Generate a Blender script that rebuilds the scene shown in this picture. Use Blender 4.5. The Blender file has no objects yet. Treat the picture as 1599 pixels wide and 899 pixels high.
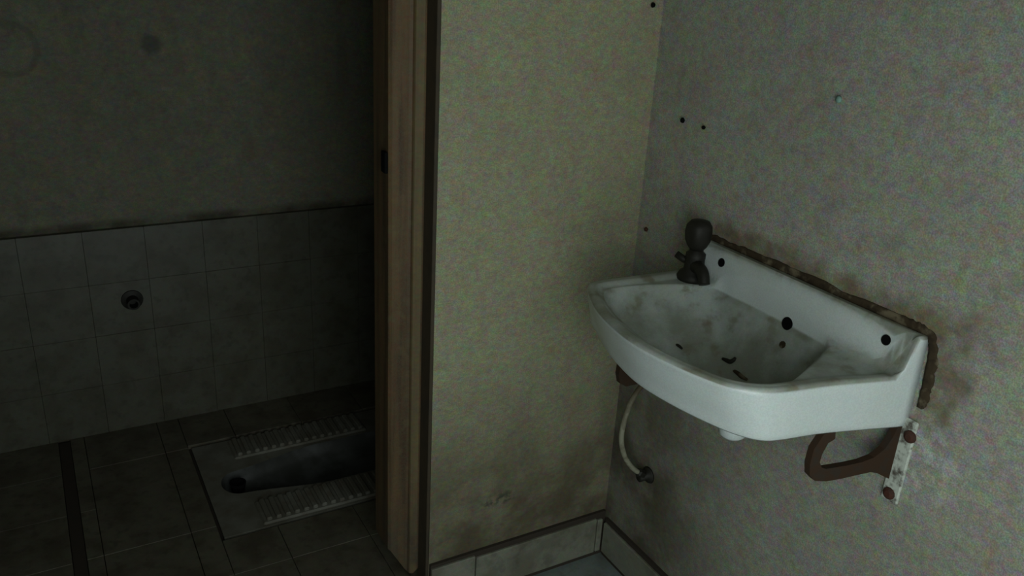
import bpy, bmesh, math, random
from mathutils import Vector, Matrix, noise
random.seed(7)
S = bpy.context.scene
COL = S.collection

# ------------------------------------------------------------ camera
cam_d = bpy.data.cameras.new('camera'); cam = bpy.data.objects.new('camera', cam_d); COL.objects.link(cam)
cam_d.sensor_fit = 'HORIZONTAL'; cam_d.sensor_width = 36.0; cam_d.lens = 29.7186; cam_d.clip_start = 0.02
cam.matrix_world = Matrix(((0.87082096, 0.13616474, -0.4723664, -1.1233),
                           (-0.48852736, 0.34696322, -0.80059824, -1.3825),
                           (0.05488052, 0.92794164, 0.36866304, 1.4),
                           (0, 0, 0, 1)))
S.camera = cam

# ------------------------------------------------------------ world, light, exposure
W = bpy.data.worlds.new('world'); S.world = W; W.use_nodes = True
bg = W.node_tree.nodes['Background']; bg.inputs[0].default_value = (0.75, 0.9, 1.0, 1); bg.inputs[1].default_value = 0.6
S.view_settings.view_transform = 'Standard'; S.view_settings.look = 'None'
S.view_settings.gamma = 1; S.view_settings.use_curve_mapping = False
S.view_settings.exposure = -0.13
def area(name, loc, target, sx, sy, power, color):
    d = bpy.data.lights.new(name, 'AREA'); d.shape = 'RECTANGLE'; d.size = sx; d.size_y = sy
    d.energy = power; d.color = color
    o = bpy.data.objects.new(name, d); COL.objects.link(o); o.location = loc
    o.rotation_euler = (Vector(target) - Vector(loc)).to_track_quat('-Z', 'Y').to_euler()
    return o
# daylight coming in through the open entrance behind the camera
area('entrance_daylight', (-0.87, -1.52, 0.98), (-0.45, -0.45, 0.92), 0.75, 1.2, 8.2, (0.93, 1.0, 0.955))

# ------------------------------------------------------------ material helpers
class NT:
    def __init__(s, name):
        s.m = bpy.data.materials.new(name); s.m.use_nodes = True
        s.t = s.m.node_tree; s.b = s.t.nodes['Principled BSDF']
        s.geo = s.t.nodes.new('ShaderNodeNewGeometry')
        s.tc = s.t.nodes.new('ShaderNodeTexCoord')
        s.pos = s.geo.outputs['Position']
        sp = s.t.nodes.new('ShaderNodeSeparateXYZ'); s.t.links.new(s.pos, sp.inputs[0])
        s.x, s.y, s.z = sp.outputs
    def set(s, sock, v):
        if isinstance(v, bpy.types.NodeSocket): s.t.links.new(v, sock)
        else: sock.default_value = v
    def math(s, op, a, b=0.0, clamp=False):
        n = s.t.nodes.new('ShaderNodeMath'); n.operation = op; n.use_clamp = clamp
        s.set(n.inputs[0], a); s.set(n.inputs[1], b); return n.outputs[0]
    def noise(s, scale, detail=4, rough=0.55, vec=None, stretch=None, col=False):
        n = s.t.nodes.new('ShaderNodeTexNoise'); n.inputs['Scale'].default_value = scale
        n.inputs['Detail'].default_value = detail; n.inputs['Roughness'].default_value = rough
        v = vec or s.pos
        if stretch:
            mp = s.t.nodes.new('ShaderNodeMapping'); mp.inputs['Scale'].default_value = stretch
            s.t.links.new(v, mp.inputs[0]); v = mp.outputs[0]
        s.t.links.new(v, n.inputs['Vector'])
        return n.outputs['Color' if col else 'Fac']
    def ramp(s, v, lo, hi, a=0.0, b=1.0):
        n = s.t.nodes.new('ShaderNodeMapRange'); n.interpolation_type = 'SMOOTHSTEP'
        s.set(n.inputs['Value'], v); n.inputs['From Min'].default_value = lo; n.inputs['From Max'].default_value = hi
        n.inputs['To Min'].default_value = a; n.inputs['To Max'].default_value = b; return n.outputs[0]
    def mix(s, f, a, b, mode='MIX'):
        n = s.t.nodes.new('ShaderNodeMix'); n.data_type = 'RGBA'; n.blend_type = mode
        s.set(n.inputs[0], f)
        for i, v in ((6, a), (7, b)):
            if isinstance(v, tuple) and len(v) == 3: v = v + (1,)
            s.set(n.inputs[i], v)
        return n.outputs[2]
    def mul(s, *v):
        r = v[0]
        for q in v[1:]: r = s.math('MULTIPLY', r, q)
        return r
    def band(s, v, lo, hi, soft):
        return s.mul(s.ramp(v, lo - soft, lo + soft), s.ramp(v, hi - soft, hi + soft, 1, 0))
    def dist2(s, a, a0, b, b0):
        da = s.math('SUBTRACT', a, a0); db = s.math('SUBTRACT', b, b0)
        return s.math('SQRT', s.math('ADD', s.mul(da, da), s.mul(db, db)))
    def bump(s, h, strength, dist=0.002):
        n = s.t.nodes.new('ShaderNodeBump'); n.inputs['Strength'].default_value = strength
        n.inputs['Distance'].default_value = dist; s.set(n.inputs['Height'], h)
        s.t.links.new(n.outputs[0], s.b.inputs['Normal'])
    def done(s, color, rough=0.7, metal=0.0, spec=0.4):
        if isinstance(color, tuple) and len(color) == 3: color = color + (1,)
        s.set(s.b.inputs['Base Color'], color); s.set(s.b.inputs['Roughness'], rough)
        s.b.inputs['Metallic'].default_value = metal; s.b.inputs['Specular IOR Level'].default_value = spec
        return s.m

def mottle(n, c, amp=1.0, sc=28):
    """uneven discoloured blotches of old distemper: greenish, pinkish, yellowish"""
    g = n.ramp(n.noise(sc, 3), .50, .68, 0, .55 * amp)
    c = n.mix(g, c, (c[0] * .72, c[1] * .95, c[2] * .78) if isinstance(c, tuple) else (0.30, 0.42, 0.25))
    p = n.ramp(n.noise(sc * 1.27, 3, stretch=(1.3, .8, 1)), .53, .70, 0, .45 * amp)
    c = n.mix(p, c, (0.35, 0.27, 0.225))
    y = n.ramp(n.noise(sc * .8, 3, stretch=(.9, 1.3, 1.2)), .53, .70, 0, .45 * amp)
    c = n.mix(y, c, (0.29, 0.28, 0.12))
    return c

def grain(n, c, a=.25):
    """fine speckle and faint colour variation of an aged, damp surface"""
    c = n.mix(min(1, a * 1.8), c, n.noise(85, 4, .75, stretch=(1, 1, 1.4), col=True), 'OVERLAY')
    c = n.mix(min(1, a * .7), c, n.noise(26, 3, .7, stretch=(1, 1, 1.3), col=True), 'OVERLAY')
    g = n.noise(380, 2, .7)
    return n.mix(n.ramp(g, .35, .65, a, 0), c, (0.10, 0.11, 0.07))

def plaster(name, base, kind):
    n = NT(name)
    c = mottle(n, base, .55, 30)
    c = n.mix(n.ramp(n.noise(3.0, 5), .45, .75, 0, .35), c, (0.25, 0.24, 0.165))
    if kind == 'back':
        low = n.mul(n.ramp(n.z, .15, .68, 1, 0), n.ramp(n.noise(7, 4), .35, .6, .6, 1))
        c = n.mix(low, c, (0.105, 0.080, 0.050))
        sm = n.mul(n.band(n.z, .235, .262, .01), n.band(n.x, -.35, -.27, .02), n.ramp(n.noise(60, 2), .42, .6))
        c = n.mix(sm, c, (0.06, 0.06, 0.05))
    if kind == 'right':
        wob = n.math('MULTIPLY', n.math('SUBTRACT', n.noise(16, 4), .5), .07)
        zz = n.math('ADD', n.z, wob); yy = n.math('ADD', n.y, wob)
        top = n.mul(n.band(zz, .89, .945, .018), n.band(yy, -.76, -.22, .02))
        side = n.mul(n.band(yy, -.775, -.72, .014), n.band(zz, .76, .95, .02))
        st = n.mul(n.math('MAXIMUM', top, side), n.ramp(n.noise(22, 4), .3, .6, .3, .8))
        c = n.mix(st, c, (0.16, 0.11, 0.06))
        # rubbed streaks beside and above the basin
        sk = n.mul(n.ramp(n.noise(14, 4, stretch=(1, .5, 1.2)), .52, .66), n.band(n.y, -.86, -.30, .06), n.band(n.z, .86, 1.05, .06))
        c = n.mix(n.math('MULTIPLY', sk, .45), c, (0.24, 0.20, 0.12))
        # chipped paint and bare filler round the bracket flanges
        d = n.dist2(n.y, -.745, n.z, .71)
        ch = n.mul(n.ramp(d, .04, .10, 1, 0), n.ramp(n.noise(45, 3), .45, .58))
        c = n.mix(n.math('MULTIPLY', ch, .4), c, (0.72, 0.74, 0.70))
        low = n.mul(n.ramp(n.z, .3, .82, 1, 0), n.ramp(n.y, -.52, -.12), n.ramp(n.noise(7, 4), .35, .6, .6, 1))  # shade cast below the basin, painted into the plaster as a dark tint
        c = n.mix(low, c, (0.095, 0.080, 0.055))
    if kind == 'toilet':
        s1 = n.ramp(n.dist2(n.x, -.81, n.z, 1.12), .015, .035, .8, 0)
        c = n.mix(s1, c, (0.08, 0.08, 0.07))
        ring = n.math('ABSOLUTE', n.math('SUBTRACT', n.dist2(n.x, -1.14, n.z, 1.11), .062))
        c = n.mix(n.ramp(ring, .003, .012, .5, 0), c, (0.10, 0.10, 0.09))
        ln = n.mul(n.ramp(n.z, .635, .662, 1, 0), n.ramp(n.noise(9, 4), .35, .6, .4, .95))
        c = n.mix(ln, c, (0.05, 0.04, 0.028))
        dr = n.mul(n.ramp(n.noise(9, 5, stretch=(1.4, 1, .6)), .52, .7), .6)
        c = n.mix(dr, c, (0.14, 0.13, 0.09))
    c = grain(n, c, .45)
    n.bump(n.math('ADD', n.noise(60, 5), n.math('MULTIPLY', n.noise(8, 3), 2.0)), .35, .003)
    return n.done(c, .85, 0, .2)

M = {}
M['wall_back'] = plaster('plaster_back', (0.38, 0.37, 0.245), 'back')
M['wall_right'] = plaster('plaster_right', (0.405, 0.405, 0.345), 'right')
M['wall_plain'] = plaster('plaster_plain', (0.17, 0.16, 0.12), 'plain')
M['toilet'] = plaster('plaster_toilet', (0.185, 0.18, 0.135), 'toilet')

def tile_mat(name, base, dirt, amt, rough=.35):
    n = NT(name); inf = n.t.nodes.new('ShaderNodeObjectInfo')
    c = n.mix(n.ramp(inf.outputs['Random'], 0, 1, 0, .35), base, tuple(v * .8 for v in base))
    c = n.mix(n.ramp(n.noise(11, 5), .40, .66, 0, amt), c, dirt)
    c = n.mix(n.ramp(n.noise(34, 4), .50, .68, 0, amt * .6), c, tuple(v * .6 for v in dirt))
    n.bump(n.noise(30, 4), .15, .002)
    return n.done(grain(n, c, .2), rough, 0, .45)
M['skirt'] = tile_mat('skirting_tile', (0.24, 0.245, 0.19), (0.12, 0.11, 0.075), .6)
M['floor_tile'] = tile_mat('floor_tile', (0.24, 0.28, 0.27), (0.11, 0.12, 0.10), .6)
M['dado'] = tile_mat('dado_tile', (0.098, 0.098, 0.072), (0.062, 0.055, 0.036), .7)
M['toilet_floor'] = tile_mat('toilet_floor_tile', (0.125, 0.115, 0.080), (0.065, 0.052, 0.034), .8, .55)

def plain(name, c, rough=.8, metal=0.0, amp=.35, sc=40, dark=(0.03, 0.03, 0.025), spec=.3):
    n = NT(name)
    cc = n.mix(n.ramp(n.noise(sc, 4), .42, .68, 0, amp), c, dark)
    n.bump(n.noise(sc * 3, 3), .3, .001)
    return n.done(cc, rough, metal, spec)
M['grout'] = plain('dirty_grout', (0.045, 0.035, 0.025), .95)
M['dark'] = plain('black_void', (0.004, 0.004, 0.004), .9, amp=0, spec=.1)
M['rust'] = plain('rusty_iron', (0.045, 0.024, 0.012), .75, .2, .5, 60)
M['redrust'] = plain('red_rust', (0.07, 0.025, 0.015), .8, 0, .4, 120)
M['tap'] = plain('tarnished_tap', (0.020, 0.019, 0.014), .6, .3, .4, 50, spec=.4)
n = NT('hose_rubber')
c = n.mix(n.ramp(n.math('ADD', n.z, n.math('MULTIPLY', n.noise(30, 3), .06)), .50, .585), (0.28, 0.28, 0.20), (0.09, 0.07, 0.04))
c = n.mix(n.ramp(n.noise(40, 3), .5, .65, 0, .6), c, (0.13, 0.11, 0.07))
M['hose'] = n.done(c, .6, 0, .3)
M['flange'] = plain('painted_flange', (0.55, 0.60, 0.52), .7, 0, .9, 75, (0.05, 0.03, 0.02))
n = NT('dirty_filler')
c = n.mix(n.ramp(n.noise(26, 4), .50, .64, 0, .75), (0.050, 0.036, 0.020), (0.19, 0.16, 0.10))
c = n.mix(n.ramp(n.noise(60, 4), .45, .65, 0, .7), c, (0.028, 0.020, 0.013))
n.bump(n.noise(90, 4), .5, .002)
M['filler'] = n.done(c, .95, 0, .2)
M['chip'] = plain('pale_chip', (0.22, 0.38, 0.32), .7, 0, .2)
M['concrete'] = plain('concrete', (0.28, 0.28, 0.26), .9)
M['debris'] = plain('wet_debris', (0.02, 0.018, 0.012), .8)

n = NT('brown_painted_wood')
c = n.mix(n.ramp(n.noise(18, 5, stretch=(2.5, 2.5, .12)), .4, .65), (0.120, 0.068, 0.028), (0.062, 0.034, 0.015))
c = n.mix(n.ramp(n.noise(30, 4), .52, .7, 0, .35), c, (0.13, 0.10, 0.045))
c = n.mix(n.mul(n.ramp(n.x, -.5085, -.5065), n.ramp(n.x, -.492, -.490, 1, 0), .55), c, (0.20, 0.155, 0.075))
c = n.mix(n.mul(n.ramp(n.z, .12, .40, 1, 0), n.ramp(n.noise(20, 4), .4, .6, .2, .8)), c, (0.07, 0.05, 0.035))
n.bump(n.noise(40, 4, stretch=(2.5, 2.5, .15)), .3, .002)
M['wood'] = n.done(grain(n, c, .3), .6, 0, .3)
M['wood_dark'] = plain('dark_stained_wood', (0.060, 0.046, 0.028), .7, 0, .4, 30)

n = NT('ceramic_basin')
c = n.mix(n.ramp(n.noise(9, 4), .45, .72, 0, .25), (0.66, 0.735, 0.715), (0.53, 0.60, 0.53))
inner = n.mul(n.ramp(n.z, .815, .835, 1, 0), n.ramp(n.y, -.68, -.60), n.ramp(n.x, -.33, -.29))
# darker olive film on all upward faces, brown scum in patches over them
up = n.t.nodes.new('ShaderNodeSeparateXYZ'); n.t.links.new(n.geo.outputs['Normal'], up.inputs[0])
c = n.mix(n.mul(n.ramp(n.noise(13, 5), .32, .62, .45, .85), n.ramp(up.outputs[2], .12, .45)), c, (0.20, 0.215, 0.155))
c = n.mix(n.mul(n.ramp(n.noise(26, 4), .54, .70), n.ramp(up.outputs[2], .15, .6), .6), c, (0.18, 0.15, 0.085))
n.bump(n.noise(25, 3), .06, .002)
M['ceramic'] = n.done(grain(n, c, .12), .28, 0, .5)

n = NT('squat_ceramic')
c = n.mix(n.ramp(n.noise(12, 5), .35, .62, .1, .75), (0.19, 0.19, 0.155), (0.105, 0.098, 0.07))
c = n.mix(n.ramp(n.noise(30, 4), .52, .68, 0, .5), c, (0.12, 0.09, 0.06))
M['pan'] = n.done(c, .4, 0, .4)
n = NT('squat_channel')
c = n.mix(n.ramp(n.noise(14, 5), .35, .62), (0.085, 0.09, 0.085), (0.04, 0.042, 0.036))
M['channel'] = n.done(c, .45, 0, .4)

# ------------------------------------------------------------ mesh helpers
def link(name, bm, mat, parent=None, smooth=False, label=None, cat=None, kind=None, group=None):
    bmesh.ops.recalc_face_normals(bm, faces=bm.faces)
    me = bpy.data.meshes.new(name); bm.to_mesh(me); bm.free(); me.materials.append(mat)
    if smooth:
        for p in me.polygons: p.use_smooth = True
    o = bpy.data.objects.new(name, me); COL.objects.link(o)
    if parent: o.parent = parent
    for k, v in (('label', label), ('category', cat), ('kind', kind), ('group', group)):
        if v: o[k] = v
    return o
def empty(name, loc, label, cat, kind=None, group=None):
    o = bpy.data.objects.new(name, None); COL.objects.link(o); o.location = loc; o.empty_display_size = .05
    for k, v in (('label', label), ('category', cat), ('kind', kind), ('group', group)):
        if v: o[k] = v
    return o
def box(bm, x0, x1, y0, y1, z0, z1, bev=0):
    r = bmesh.ops.create_cube(bm, size=1)
    for v in r['verts']:
        v.co = Vector(((x0 + x1) / 2 + v.co.x * (x1 - x0), (y0 + y1) / 2 + v.co.y * (y1 - y0), (z0 + z1) / 2 + v.co.z * (z1 - z0)))
    if bev:
        es = {e for v in r['verts'] for e in v.link_edges}
        bmesh.ops.bevel(bm, geom=list(es), offset=bev, segments=1, affect='EDGES')
    return bm
def B(*a, **k): return box(bmesh.new(), *a, **k)
def lathe(bm, prof, origin=(0, 0, 0), axis=(0, 0, 1), seg=24):
    q = Vector((0, 0, 1)).rotation_difference(Vector(axis)).to_matrix()
    rings = []
    for r, h in prof:
        if r < 1e-6: rings.append([bm.verts.new(Vector(origin) + q @ Vector((0, 0, h)))])
        else: rings.append([bm.verts.new(Vector(origin) + q @ Vector((r * math.cos(2 * math.pi * i / seg), r * math.sin(2 * math.pi * i / seg), h))) for i in range(seg)])
    for a, b in zip(rings, rings[1:]):
        for i in range(seg):
            j = (i + 1) % seg
            if len(a) == 1 and len(b) > 1: bm.faces.new((a[0], b[i], b[j]))
            elif len(b) == 1 and len(a) > 1: bm.faces.new((a[i], b[0], a[j]))
            elif len(a) > 1: bm.faces.new((a[i], b[i], b[j], a[j]))
    return bm
def catmull(P, k=8):
    P = [Vector(p) for p in P]; out = []
    for i in range(len(P) - 1):
        p0 = P[max(i - 1, 0)]; p1 = P[i]; p2 = P[i + 1]; p3 = P[min(i + 2, len(P) - 1)]
        for j in range(k):
            t = j / k
            out.append(.5 * ((2 * p1) + (p2 - p0) * t + (2 * p0 - 5 * p1 + 4 * p2 - p3) * t * t + (3 * p1 - p0 - 3 * p2 + p3) * t ** 3))
    out.append(P[-1]); return out
def tube(bm, P, r, seg=12):
    prev = None; rings = []
    up = Vector((0.3, 1, 0.2)).normalized()
    for i, p in enumerate(P):
        t = (P[min(i + 1, len(P) - 1)] - P[max(i - 1, 0)]).normalized()
        a = t.cross(up).normalized(); b = t.cross(a); up = -b if b.dot(up) < 0 else b
        b = up; rr = r(i / (len(P) - 1)) if callable(r) else r
        rings.append([bm.verts.new(p + rr * (a * math.cos(2 * math.pi * k / seg) + b * math.sin(2 * math.pi * k / seg))) for k in range(seg)])
    for A, Bq in zip(rings, rings[1:]):
        for k in range(seg):
            bm.faces.new((A[k], A[(k + 1) % seg], Bq[(k + 1) % seg], Bq[k]))
    bm.faces.new(rings[0]); bm.faces.new(rings[-1]); return bm
def prism(bm, pts, f0, f1):
    """pts 2D; f0/f1 map a point to the two 3D sides"""
    a = [bm.verts.new(f0(*p)) for p in pts]; b = [bm.verts.new(f1(*p)) for p in pts]
    bm.faces.new(a); bm.faces.new(b[::-1])
    for i in range(len(pts)):
        j = (i + 1) % len(pts); bm.faces.new((a[i], b[i], b[j], a[j]))
    return bm

# ------------------------------------------------------------ room shell
XL, YF, H = -1.85, -1.55, 2.45      # left wall, front wall (behind the camera), ceiling
TX0, TX1, TY = -1.52, 0.10, 1.10  # toilet recess
DX0, DX1, DH = -1.52, -0.48, 2.0  # doorway of the recess
ST = dict(kind='structure')
bm = bmesh.new()   # bedding under the tiles, with a pit for the squat pan
box(bm, XL - .12, .12, YF - .12, .45, -.12, -.012); box(bm, XL - .12, .12, .90, TY + .12, -.12, -.012)
box(bm, XL - .12, -.835, .45, .90, -.12, -.012); box(bm, -.235, .12, .45, .90, -.12, -.012); box(bm, -.835, -.235, .45, .90, -.12, -.09)
link('floor', bm, M['grout'], **ST)
floor = bpy.data.objects['floor']
link('ceiling', B(XL - .12, .12, YF - .12, TY + .12, H, H + .1), M['wall_plain'], **ST)
bm = bmesh.new()
box(bm, DX1, 0.12, 0, .10, 0 - .012, H); box(bm, XL, DX0, 0, .10, -.012, H); box(bm, DX0, DX1, 0, .10, DH, H)
link('wall_back', bm, M['wall_back'], **ST)
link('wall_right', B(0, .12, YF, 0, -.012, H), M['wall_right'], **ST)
link('wall_left', B(XL - .12, XL, YF - .12, .10, -.012, H), M['wall_plain'], **ST)
bm = bmesh.new()   # wall behind the camera, pierced by the open entrance
EX0, EX1, EH = -1.4, -.35, 2.1
box(bm, XL, EX0, YF - .12, YF, -.012, H); box(bm, EX1, .12, YF - .12, YF, -.012, H); box(bm, EX0, EX1, YF - .12, YF, EH, H)
link('wall_front', bm, M['wall_plain'], **ST)
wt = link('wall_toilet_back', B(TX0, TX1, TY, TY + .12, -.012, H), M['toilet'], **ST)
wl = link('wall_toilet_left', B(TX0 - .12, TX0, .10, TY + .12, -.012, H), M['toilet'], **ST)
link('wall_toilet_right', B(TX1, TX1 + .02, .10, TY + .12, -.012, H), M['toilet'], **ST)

def piece(name, mat, parent, x0, x1, y0, y1, z0, z1, bev=.002):
    return link(name, B(x0, x1, y0, y1, z0, z1, bev=bev), mat, parent)

# floor tiles of the washing corner
g = .003; ts = .33
for i in range(6):
    for j in range(8):
        x1 = -.0 - i * ts; y1 = -.0 - j * ts
        x0 = max(x1 - ts, XL); y0 = max(y1 - ts, YF)
        if x1 - x0 < .02 or y1 - y0 < .02: continue
        dz = random.uniform(-.001, .001)
        piece('tile', M['floor_tile'], floor, x0 + g, x1 - g, y0 + g, y1 - g, -.014, 0 + dz)
# doorway strip and toilet floor tiles, cut round the squat pan
PX0, PX1, PY0, PY1 = -.835, -.235, .45, .90
xs = [TX0, -1.345, -1.172, -1.142, -1.105, -.905, -.705, -.505, -.305, -.105, TX1]
ys = [0, .10, .30, .50, .70, .90, TY]
def cut(x0, x1, y0, y1):
    a0, a1, b0, b1 = PX0 - .008, PX1 + .008, PY0 - .012, PY1 + .012
    if x1 <= a0 or x0 >= a1 or y1 <= b0 or y0 >= b1: return [(x0, x1, y0, y1)]
    out = []
    if x0 < a0: out.append((x0, a0, y0, y1))
    if x1 > a1: out.append((a1, x1, y0, y1))
    m0, m1 = max(x0, a0), min(x1, a1)
    if y0 < b0: out.append((m0, m1, y0, b0))
    if y1 > b1: out.append((m0, m1, b1, y1))
    return out
for i in range(len(xs) - 1):
    for j in range(len(ys) - 1):
        if j == 0 and xs[i] > DX1 - .05: continue
        if xs[i] == -1.172 and 1 < j: continue      # open gutter between the tiles
        xa, xb = xs[i], min(xs[i + 1], DX1 - .002) if j == 0 else xs[i + 1]
        for (x0, x1, y0, y1) in cut(xa, xb, ys[j], ys[j + 1]):
            if x1 - x0 < .015 or y1 - y0 < .015: continue
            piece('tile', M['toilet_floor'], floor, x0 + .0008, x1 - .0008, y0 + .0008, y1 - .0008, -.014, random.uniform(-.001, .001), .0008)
piece('gutter_fill', M['grout'], floor, -1.1715, -1.1425, .101, 1.08, -.013, -.003, .001)
# dado tiles of the toilet recess: four courses, proud of the plaster above
th = .157
for r in range(4):
    x = TX0 + .012
    while x < TX1 - .01:
        x2 = min(x + th, TX1)
        d = .016 + random.uniform(-.0005, .0005)
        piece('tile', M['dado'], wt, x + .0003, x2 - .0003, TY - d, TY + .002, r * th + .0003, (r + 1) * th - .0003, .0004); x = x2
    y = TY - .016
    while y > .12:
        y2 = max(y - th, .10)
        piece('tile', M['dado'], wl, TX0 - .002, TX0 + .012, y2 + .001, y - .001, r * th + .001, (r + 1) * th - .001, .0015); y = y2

# skirting tiles
sb = link('baseboard_back', B(DX1 + .001, -.004, -.008, 0.001, 0, .127), M['grout'], **ST)
for x0, x1, h in ((-.478, -.369, .119), (-.366, -.032, .113), (-.029, -.014, .108)):
    bm = B(x0, x1, -.014, -.0005, .013, h, bev=.002)
    link('tile', bm, M['skirt'], sb)
sr = link('baseboard_right', B(-.008, 0.001, YF, -.015, 0, .110), M['grout'], **ST)
y = -.015
while y > YF + .05:
    y2 = max(y - .33, YF)
    piece('tile', M['skirt'], sr, -.014, -.0005, y2 + .0015, y - .0015, .013, .101 + random.uniform(-.002, .002)); y = y2

# ------------------------------------------------------------ door frame of the recess
df = empty('door_frame', (DX1, .08, 0), 'brown painted wooden door frame with a rotted foot, left of the pale wall', 'door frame')
def jamb(bm, prof, z0f, z1, steps=24):
    rings = []
    for k in range(steps + 1):
        ring = []
        for (x, y) in prof:
            z0 = z0f(x, y); z = z0 + (z1 - z0) * k / steps
            ring.append(bm.verts.new((x, y, z)))
        rings.append(ring)
    n_ = len(prof)
    for a, b in zip(rings, rings[1:]):
        for i in range(n_): bm.faces.new((a[i], a[(i + 1) % n_], b[(i + 1) % n_], b[i]))
    bm.faces.new(rings[0][::-1]); bm.faces.new(rings[-1]); return bm
def rot_z(x, y):   # the rotted foot: left edge eaten away higher up
    t = (DX1 - x) / .072
    return .085 + .10 * max(0, t - .35) ** 1.3 + .01 * math.sin(90 * x)
prof = [(-.482, .046), (-.488, .043), (-.500, .043), (-.506, .047), (-.509, .054), (-.515, .056), (-.546, .058), (-.552, .063), (-.553, .135), (-.482, .135)]
P2 = []
for a, b in zip(prof, prof[1:] + prof[:1]):
    P2.append(a)
    if abs(a[0] - b[0]) > .02: P2 += [(a[0] + (b[0] - a[0]) * t / 4, a[1] + (b[1] - a[1]) * t / 4) for t in (1, 2, 3)]
bm = jamb(bmesh.new(), P2, rot_z, DH - .07)
o = link('jamb', bm, M['wood'], df); o.location = -df.location
o['label'] = 'brown right jamb with a rotted foot'
bm = B(DX1 - .007, DX1 + .0, .001, .046, .02, DH - .003, bev=.001)
o = link('reveal_board', bm, M['wood_dark'], df); o.location = -df.location
bm = B(DX0 + .002, DX0 + .03, .05, .135, .0, DH - .07, bev=.003)
o = link('jamb', bm, M['wood'], df); o.location = -df.location
bm = B(DX0 + .002, DX1 - .002, .045, .135, DH - .07, DH - .002, bev=.003)
o = link('head_rail', bm, M['wood'], df); o.location = -df.location
bm = B(-.559, -.5525, .062, .082, 1.005, 1.045, bev=.001)
o = link('latch_keeper', bm, M['dark'], df); o.location = -df.location

# ------------------------------------------------------------ washbasin
def sstep(a, b, v):     # also works with a > b
    t = min(1, max(0, (v - a) / (b - a))); return t * t * (3 - 2 * t)
def closed_spline(P, k=10):
    out = []; N = len(P)
    for i in range(N):
        p0, p1, p2, p3 = [Vector(P[(i + d) % N]) for d in (-1, 0, 1, 2)]
        for j in range(k):
            t = j / k
            out.append(.5 * ((2 * p1) + (p2 - p0) * t + (2 * p0 - 5 * p1 + 4 * p2 - p3) * t * t + (3 * p1 - p0 - 3 * p2 + p3) * t ** 3))
    return out
def ray_poly(poly, c, th):
    d = Vector((math.cos(th), math.sin(th))); best = None
    for a, b in zip(poly, poly[1:] + poly[:1]):
        e = b - a; den = d.x * e.y - d.y * e.x
        if abs(den) < 1e-9: continue
        w = a - c; t = (w.x * e.y - w.y * e.x) / den; u = (w.x * d.y - w.y * d.x) / den
        if t > 0 and -1e-6 <= u <= 1 + 1e-6 and (best is None or t < best): best = t
    return c + d * best
CEN = Vector((-.15, -.43))
inner = closed_spline([(-.036, -.285), (-.10, -.250), (-.17, -.228), (-.232, -.224), (-.262, -.252), (-.288, -.32), (-.303, -.40), (-.308, -.48),
                       (-.296, -.55), (-.272, -.598), (-.243, -.628), (-.213, -.634), (-.18, -.626), (-.12, -.602), (-.07, -.580), (-.034, -.556), (-.026, -.50), (-.024, -.42), (-.026, -.34)])
front = catmull([(0, -.198, 0), (-.08, -.196, 0), (-.17, -.191, 0), (-.235, -.188, 0), (-.262, -.197, 0), (-.285, -.232, 0), (-.315, -.299, 0), (-.332, -.37, 0), (-.338, -.44, 0), (-.327, -.519, 0),
                 (-.305, -.592, 0), (-.283, -.625, 0), (-.252, -.646, 0), (-.213, -.656, 0), (-.15, -.667, 0), (-.07, -.688, 0), (0, -.708, 0)], 8)
outer = [Vector((p.x, p.y)) for p in front]
outer = outer + [Vector((0, -.708 + (.51) * t / 12)) for t in range(1, 12)]
under = [Vector((p.x * .93, -.43 + (p.y + .43) * .96)) for p in outer]
N = 192; TH = [2 * math.pi * i / N for i in range(N)]
Pin = [ray_poly(inner, CEN, t) for t in TH]; Pout = [ray_poly(outer, CEN, t) for t in TH]
ZR = .840
bm = bmesh.new(); rings = []
def back_lift(x):
    return .066 * sstep(-.034, -.016, x)
def ring(fn): rings.append([bm.verts.new(fn(i)) for i in range(N)])
# underside first (outlet boss, bowl shell, apron), then rim, deck, bowl down to the drain
DR = Vector((-.130, -.480))
def lerp(a, b, t): return a + (b - a) * t
ring(lambda i: Vector((DR.x + .028 * math.cos(TH[i]), DR.y + .028 * math.sin(TH[i]), .668)))
ring(lambda i: Vector((DR.x + .034 * math.cos(TH[i]), DR.y + .034 * math.sin(TH[i]), .680)))
for s, z in ((.35, .690), (.6, .709), (.8, .738), (.92, .760), (.97, .767)):
    ring(lambda i, s=s, z=z: Vector((*lerp(DR, lerp(Pin[i], CEN, .02), s), z)))
for off, z in ((.020, .768), (.012, .760), (.008, .752), (.0045, .7500), (.001, .7535), (0.0, .762)):
    def f(i, off=off, z=z):
        p = Pout[i]; d = (p - CEN).normalized()
        q = p - d * off
        if p.x > -.001: q = Vector((0.0, q.y))
        # taper the apron inward a little towards its lower edge
        q = Vector((q.x * (1 - .012 * sstep(0, -.05, q.x) - .075 * sstep(.21, .31, -q.x)), q.y))
        return Vector((q.x, q.y, z + .010 * sstep(-.42, -.20, q.y) * sstep(-.05, -.15, q.x)))
    ring(f)
def topz(p, lip):
    e = sstep(.0, .045, -p.x)
    z = ZR + back_lift(p.x)
    return z
for z in (.78, .80, .815, .828):
    def f(i, z=z):
        p = Pout[i]; L = topz(p, 0) - ZR
        k = (z - .762) / (.84 - .762)
        sh = .012 * sstep(0, -.05, p.x) + .075 * sstep(.21, .31, -p.x)
        return Vector((p.x * (1 - sh * (1 - k) ** 1.2), p.y, z + L * k + .010 * (1 - k) * sstep(-.42, -.20, p.y) * sstep(-.05, -.15, p.x)))
    ring(f)
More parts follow.
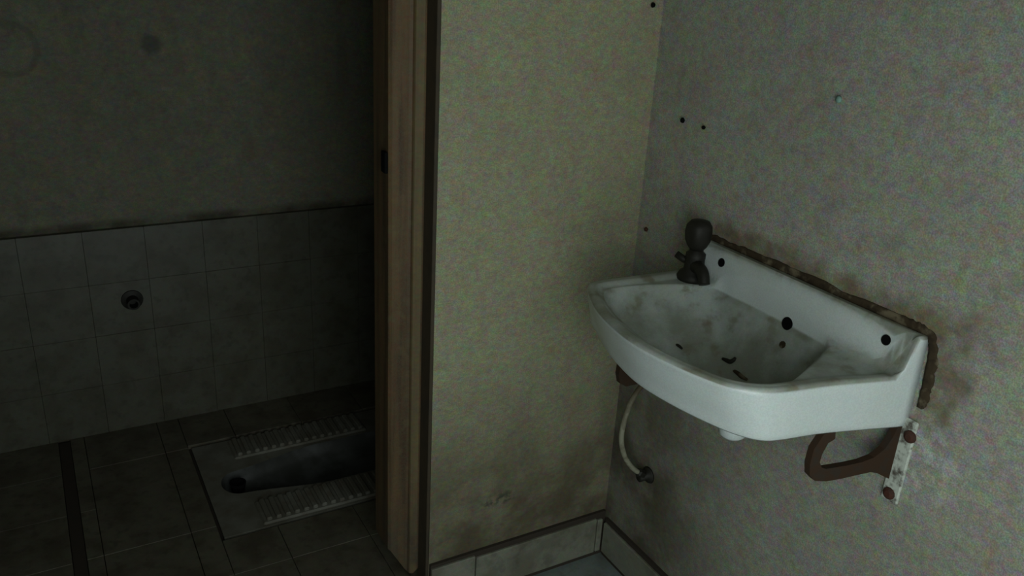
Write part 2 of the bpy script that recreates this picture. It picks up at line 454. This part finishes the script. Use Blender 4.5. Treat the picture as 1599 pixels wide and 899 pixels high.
for off, dz in ((.0005, -.007), (.002, -.003), (.0045, -.0008), (.008, 0.0), (.013, -.0004)):
    def f(i, off=off, dz=dz):
        p = Pout[i]; d = (p - CEN).normalized(); q = p - d * off
        if p.x > -.001: q = Vector((-off * 1.0, q.y))
        return Vector((q.x, q.y, topz(q, 0) + dz))
    ring(f)
for t in (.08, .16, .24, .32, .4, .48, .56, .64, .72, .80, .88, .94):
    def f(i, t=t):
        p = Pout[i]; d = (p - CEN).normalized(); a = p - d * .013
        if p.x > -.001: a = Vector((-.013, a.y))
        q = lerp(a, Pin[i], t)
        w = (Pout[i] - q).length
        sink = .007 * sstep(.016, .032, w) * (1 - sstep(-.05, -.03, q.x) * .5)
        return Vector((q.x, q.y, topz(q, 0) - sink))
    ring(f)
for s, z in ((1.0, .831), (.992, .826), (.975, .818), (.95, .806), (.91, .792), (.85, .774), (.77, .757), (.66, .740), (.52, .725), (.36, .713), (.2, .705)):
    def f(i, s=s, z=z):
        c = lerp(CEN, DR, (1 - s)); p = c + (Pin[i] - CEN) * s
        # the back of the bowl slopes more gently than its front
        bk = sstep(-.16, -.03, Pin[i].x)
        zz = z if s > .99 else z + bk * .018 * sstep(0, 1, s) * math.sin(math.pi * min(1, max(0, (.831 - z) / .13)))
        if s == 1.0: zz = min(z, topz(p, 0) - .004)
        return Vector((p.x, p.y, zz))
    ring(f)
for r, z in ((.024, .7015), (.022, .700)):
    ring(lambda i, r=r, z=z: Vector((DR.x + r * math.cos(TH[i]), DR.y + r * math.sin(TH[i]), z)))
for a, b in zip(rings, rings[1:]):
    for i in range(N):
        j = (i + 1) % N; bm.faces.new((a[i], a[j], b[j], b[i]))
bm.faces.new(rings[0][::-1]); bm.faces.new(rings[-1])
wb = empty('washbasin', (0, -.45, .75), 'white ceramic wall basin with grimy bowl and raised back, mounted on the right wall', 'washbasin')
def child(name, bm, mat, parent, smooth=False, label=None):
    o = link(name, bm, mat, None, smooth, label=label); o.parent = parent
    p = parent; off = Vector((0, 0, 0))
    while p: off += p.location; p = p.parent
    o.location = -off
    return o
for v in bm.verts: v.co.x = min(v.co.x, -.0005)
basin = child('bowl', bm, M['ceramic'], wb, True)
# drain, overflow, fixing holes
bm = bmesh.new(); lathe(bm, [(.0, .7012), (.015, .7012), (.0215, .7035), (.0215, .701), (.0, .7005)], (DR.x, DR.y, 0), seg=24)
child('drain_ring', bm, M['tap'], wb, True)
bm = bmesh.new(); lathe(bm, [(0, .640), (.018, .640), (.024, .646), (.026, .672), (0, .672)], (DR.x, DR.y, 0), seg=20)
child('waste_outlet', bm, M['ceramic'], wb, True)
for (y, z) in ((-.2866, .880), (-.6535, .880)):
    bm = lathe(bmesh.new(), [(0, 0), (.0075, 0), (.0085, .0016), (.0, .0018)], (-.0225, y, z), axis=(-.98, 0, .19), seg=16)
    child('fixing_hole', bm, M['dark'], wb)
OVERFLOW = ((-.0245, -.4654, .8296), (-.98, .02, .19))
bm = lathe(bmesh.new(), [(0, -.004), (.0105, -.004), (.0115, .0022), (.009, .0028), (0, .0022)], OVERFLOW[0], axis=OVERFLOW[1], seg=20)
child('overflow_hole', bm, M['dark'], wb)

bm = lathe(bmesh.new(), [(0, -.002), (.007, -.002), (.0065, .0012), (0, .0014)], (-.0384, -.4746, .7957), axis=(-.93, .03, .37), seg=9)
child('overflow_stain', bm, M['filler'], wb)
# cast iron brackets
HOOK = [((-.118, .752), (-.116, .738)), ((-.136, .748), (-.126, .731)), ((-.1475, .722), (-.132, .712)), ((-.1488, .695), (-.133, .698)), ((-.145, .675), (-.128, .688)), ((-.134, .664), (-.120, .6845)),
        ((-.115, .661), (-.108, .6855)), ((-.090, .6635), (-.085, .6875)), ((-.062, .668), (-.062, .691)), ((-.042, .671), (-.042, .698)), ((-.030, .668), (-.027, .712)), ((-.018, .661), (-.018, .733)), ((-.006, .655), (-.013, .754)), ((-.001, .656), (-.001, .754))]
def make_bracket(y, lab, slant, sx, dz):
    t = empty('wall_bracket', (0, y, .69), lab, 'bracket', group='iron brackets carrying the washbasin')
    w = .0055
    bm = bmesh.new()
    pl = lambda s: (lambda x, z: Vector((x * sx, y + slant * x * sx + s * w, z + dz)))
    V = [[bm.verts.new(pl(-1)(*a)), bm.verts.new(pl(1)(*a)), bm.verts.new(pl(1)(*b)), bm.verts.new(pl(-1)(*b))] for a, b in HOOK]
    for A, Q in zip(V, V[1:]):
        for k in range(4): bm.faces.new((A[k], A[(k + 1) % 4], Q[(k + 1) % 4], Q[k]))
    bm.faces.new(V[0]); bm.faces.new(V[-1][::-1])
    child('arm', bm, M['rust'], t)
    bm = bmesh.new(); box(bm, -.0065, -.0005, y - .026, y + .004, .618, .768, bev=.002)
    fl = child('flange_plate', bm, M['flange'], t, label='pale painted flange plate')
    for (dy, z) in ((-.020, .742), (-.010, .632)):
        bm = lathe(bmesh.new(), [(0, 0), (.0105, 0), (.010, .003), (.005, .006), (0, .006)], (-.0064, y + dy, z), axis=(-1, 0, 0), seg=12)
        s = link('screw', bm, M['redrust']); s.parent = fl
    return t
make_bracket(-.70, 'rusty hooked iron bracket under the near right end of the basin', -.3, 1.0, 0)
make_bracket(-.240, 'dark iron bracket under the far left end of the basin', .12, 1.52, -.016)

# dirty filler bead where the basin back meets the wall
def bead(path, w, t, seed):
    bm = bmesh.new(); rings = []
    P = catmull(path, 14)
    for i, p in enumerate(P):
        q = P[min(i + 1, len(P) - 1)] - P[max(i - 1, 0)]; q.normalize()
        nrm = Vector((0, q.z, -q.y))      # outward from the basin
        e = min(1, i / 5, (len(P) - 1 - i) / 5)
        a = w * (.75 + .5 * noise.noise(Vector((i * .13, seed, 0))) + .2 * noise.noise(Vector((i * .6, seed, 2)))) * (.25 + .75 * e); b = t * (.8 + .5 * noise.noise(Vector((i * .11, seed + 5, 0)))) * (.3 + .7 * e)
        prof = [(-.006, .0005), (-.006, -b * .6), (-.001, -b), (a * .5, -b * .7), (a, -.0022), (a * 1.02, .0005)]
        rings.append([bm.verts.new(p + nrm * u + Vector((v + .0012 * noise.noise(Vector((i * .5, u * 300, seed))), 0, 0))) for u, v in prof])
    for a, b in zip(rings, rings[1:]):
        for k in range(len(a) - 1): bm.faces.new((a[k], a[k + 1], b[k + 1], b[k]))
        bm.faces.new((a[-1], a[0], b[0], b[-1]))
    bm.faces.new(rings[0]); bm.faces.new(rings[-1]); return bm
child('filler_bead', bead([(-.0, -.212, .905), (-.0, -.30, .908), (-.0, -.42, .908), (-.0, -.55, .908), (-.0, -.66, .908), (-.0, -.70, .906), (-.0, -.714, .892), (-.0, -.718, .86), (-.0, -.720, .82), (-.0, -.720, .79)], .0125, .004, 3.1), M['filler'], wb, True, 'dark brown crumbling filler bead')

# bits of wet dirt lying in the bowl
def blob(name, pts, r, mat, parent=None, **k):
    bm = bmesh.new(); tube(bm, catmull(pts, 5), lambda t: r * (.45 + .55 * math.sin(math.pi * min(1, max(0, t * .9 + .08)))), 8)
    o = link(name, bm, mat, parent, True, **k); return o
blob('dirt_clump', [(-.078, -.380, .7330), (-.0765, -.389, .7335), (-.075, -.397, .7340), (-.071, -.401, .739), (-.068, -.4005, .743)], .0042, M['debris'], label='black clump of wet dirt lying in the basin bowl', cat='dirt')
blob('twig', [(-.135, -.316, .7440), (-.1325, -.322, .7425), (-.1305, -.329, .7395)], .0028, M['debris'], label='small dark twig lying in the basin bowl beside the front rim', cat='twig')
blob('dirt_smear', [(-.0825, -.416, .7265), (-.0815, -.426, .7255), (-.083, -.438, .7245), (-.082, -.450, .7245)], .0040, M['filler'], label='brown smear of dirt in the basin bowl below the black clump', cat='dirt')

# ------------------------------------------------------------ tap
tp = empty('pillar_tap', (-.045, -.238, .84), 'dark tarnished pillar tap on the left back corner of the basin', 'tap')
T0 = Vector((-.045, -.238, .835))
bm = lathe(bmesh.new(), [(0, -.002), (.030, -.002), (.031, .004), (.027, .012), (.020, .018), (.0185, .038), (.019, .042), (.019, .050), (.014, .054), (.012, .064), (0, .064)], T0, seg=24)
child('body', bm, M['tap'], tp, True)
bm = bmesh.new(); tube(bm, catmull([T0 + Vector((-.002, .0, .024)), T0 + Vector((-.010, -.024, .030)), T0 + Vector((-.018, -.045, .026)), T0 + Vector((-.022, -.057, .010))], 6), lambda t: .0135 - .003 * t, 14)
child('spout', bm, M['tap'], tp, True)
kn = bmesh.new(); lathe(kn, [(0, .056), (.013, .058), (.019, .066), (.024, .078), (.0255, .094), (.024, .106), (.018, .114), (0, .117)], T0, seg=30)
for v in kn.verts:      # fluted edge of the knob
    d = v.co - T0; a = math.atan2(d.y, d.x); r = math.hypot(d.x, d.y)
    if r > .02: k = 1 + .035 * math.cos(5 * a); v.co.x = T0.x + d.x * k; v.co.y = T0.y + d.y * k
child('knob', kn, M['tap'], tp, True)
bm = bmesh.new(); tube(bm, [T0 + Vector((0, .006, .028)), T0 + Vector((-.012, .022, .034)), T0 + Vector((-.018, .034, .040))], .007, 10)
child('side_stub', bm, M['tap'], tp, True)

# ------------------------------------------------------------ supply hose and its wall valve
hs = blob('supply_hose', [(-.045, -.236, .75), (-.050, -.205, .67), (-.060, -.160, .58), (-.078, -.145, .530), (-.089, -.140, .480), (-.092, -.140, .430), (-.078, -.140, .385), (-.055, -.140, .350), (-.030, -.140, .326)], .0065, M['hose'],
     label='thin pale hose curving down from the basin to the wall valve', cat='hose')
bm = bmesh.new(); tube(bm, catmull([(-.045, -.236, .75), (-.050, -.205, .67), (-.060, -.160, .58), (-.078, -.145, .530), (-.089, -.140, .480), (-.092, -.140, .430), (-.078, -.140, .385), (-.055, -.140, .350), (-.030, -.140, .326)], 6), .0058, 12)
old = hs.data; me = bpy.data.meshes.new('supply_hose'); bmesh.ops.recalc_face_normals(bm, faces=bm.faces); bm.to_mesh(me); bm.free(); me.materials.append(M['hose'])
for p in me.polygons: p.use_smooth = True
hs.data = me; bpy.data.meshes.remove(old); me.name = 'supply_hose'
va = empty('wall_valve', (0, -.14, .312), 'small dark wall valve at the lower end of the pale hose', 'valve')
bm = lathe(bmesh.new(), [(0, 0), (.020, 0), (.018, .004), (.010, .006), (.010, .028), (0, .028)], (-.0003, -.14, .312), axis=(-1, 0, 0), seg=18)
child('body', bm, M['tap'], va, True)
bm = lathe(bmesh.new(), [(0, 0), (.0105, 0), (.0105, .016), (.007, .02), (0, .02)], (-.018, -.14, .318), axis=(-.8, 0, .6), seg=6)
child('union_nut', bm, M['tap'], va)

# ------------------------------------------------------------ screws, nails and chips on the walls
def nail(p, ax, r, lab, cat='nail', mat='dark', name='nail'):
    bm = lathe(bmesh.new(), [(0, -.004), (r * .5, -.004), (r * .5, .002), (r, .003), (r * .8, .006), (0, .007)], (0, 0, 0), axis=ax, seg=12)
    o = link(name, bm, M[mat], None, True, label=lab, cat=cat); o.location = p; return o
nail((-.028, 0, 1.319), (0, -1, 0), .0052, 'dark nail high on the back wall beside the corner')
nail((0, -.104, 1.112), (-1, 0, 0), .0055, 'dark nail on the right wall, nearer the corner of two above the basin')
nail((0, -.166, 1.110), (-1, 0, 0), .004, 'tiny dark nail on the right wall, farther from the corner of two above the basin')
nail((0, -.033, .866), (-1, 0, 0), .005, 'red rusty nail low by the corner, left of the tap', mat='redrust')
o = nail((0, -.463, 1.2125), (-1, 0, 0), .006, 'small pale green wall plug on the right wall above the basin', 'wall plug', 'chip', 'wall_plug')

# ------------------------------------------------------------ pipe stub in the recess
ps = empty('pipe_stub', (-.931, TY - .016, .413), 'dark rusty pipe stub on the tiled back of the toilet recess', 'pipe')
bm = lathe(bmesh.new(), [(0, 0), (.030, 0), (.029, .004), (.016, .008), (.0, .008)], (-.931, TY - .0155, .413), axis=(0, -1, 0), seg=20)
child('wall_flange', bm, M['tap'], ps)
bm = lathe(bmesh.new(), [(.011, .006), (.0165, .006), (.0165, .040), (.0115, .040), (.011, .006)], (-.931, TY - .0155, .413), axis=(0, -1, 0), seg=20)
child('pipe', bm, M['tap'], ps)

# ------------------------------------------------------------ squat pan
sp = empty('squat_toilet', ((PX0 + PX1) / 2, (PY0 + PY1) / 2, 0), 'dirty ceramic squat toilet set in the recess floor with ribbed foot rests', 'toilet')
CY = (PY0 + PY1) / 2
def chan_half(x):         # half width of the channel: narrow round end at the left, wide at the right
    s = (x - (-.795)) / .045
    h = .055 + .045 * sstep(-.78, -.50, x)
    if s < 1: h *= math.sqrt(max(0, 1 - (1 - max(0, s)) ** 2))
    e = (x - (-.290)) / .045
    if e > 0: h *= math.sqrt(max(0, 1 - e * e))
    return h
bm = bmesh.new()
NX = 60
xsn = [-.795 + (.55) * (1 - math.cos(math.pi * i / NX)) / 2 for i in range(NX + 1)]
tv = {}
ZT = -.0025
def vv(x, y, z): return bm.verts.new((x, y, z))
for sgn in (1, -1):
    e = [vv(x, CY + sgn * chan_half(x), ZT) for x in xsn]
    o_ = [vv(x, CY + sgn * (CY - PY0), ZT) for x in xsn]
    for i in range(NX): bm.faces.new((e[i], e[i + 1], o_[i + 1], o_[i]))
    for xe, a, b in ((PX0, e[0], o_[0]), (PX1, e[-1], o_[-1])):
        c1 = vv(xe, CY + sgn * (CY - PY0), ZT); c0 = vv(xe, CY, ZT); bm.faces.new((a, b, c1, c0))
bmesh.ops.remove_doubles(bm, verts=bm.verts, dist=1e-5)
ed = [e for e in bm.edges if len(e.link_faces) == 1 and all(abs(v.co.x - PX0) < 1e-5 or abs(v.co.x - PX1) < 1e-5 or abs(abs(v.co.y - CY) - (CY - PY0)) < 1e-5 for v in e.verts)]
r = bmesh.ops.extrude_edge_only(bm, edges=ed)
for v in r['geom']:
    if isinstance(v, bmesh.types.BMVert): v.co.z = -.013
child('slab', bm, M['pan'], sp)
bm = bmesh.new(); rings = []
for (k, dz) in ((1.0, 0), (.985, -.006), (.93, -.020), (.80, -.038), (.45, -.052), (.0, -.056)):
    row = []
    for sgn in (1, -1):
        seq = range(NX + 1) if sgn == 1 else range(NX - 1, 0, -1)
        for i in seq:
            x = xsn[i]; mid = -.52
            dp = 1 + .5 * sstep(-.45, -.75, x)
            row.append(vv(mid + (x - mid) * (1 - (1 - k) * .12) if k > 0 else mid + (x - mid) * .88, CY + sgn * chan_half(x) * k, ZT + dz))
    rings.append(row)
for a, b in zip(rings, rings[1:]):
    L_ = len(a)
    for i in range(L_):
        j = (i + 1) % L_
        try: bm.faces.new((a[i], a[j], b[j], b[i]))
        except ValueError: pass
bmesh.ops.remove_doubles(bm, verts=bm.verts, dist=1e-5)
child('channel', bm, M['channel'], sp, True)
bm = lathe(bmesh.new(), [(0, -.040), (.016, -.038), (.020, -.012), (.022, -.003), (.018, -.002), (.015, -.020), (0, -.022)], (-.752, CY, 0), seg=24)
child('drain_hole', bm, M['dark'], sp, True)
for sgn, xa in ((1, -.735), (-1, -.735)):
    b = bmesh.new(); box(b, xa, xa + .40, CY + sgn * .165 - .052, CY + sgn * .165 + .052, ZT - .004, ZT + .005, bev=.004)
    fp = child('foot_rest', b, M['pan'], sp)
    for k in range(16):
        b = bmesh.new(); x = xa + .018 + k * .0243
        box(b, x - .007, x + .007, CY + sgn * .165 - .045, CY + sgn * .165 + .045, ZT + .003, ZT + .014, bev=.0025)
        rb = link('rib', b, M['pan']); rb.parent = fp
# recess floor under the channel is cut away below the slab
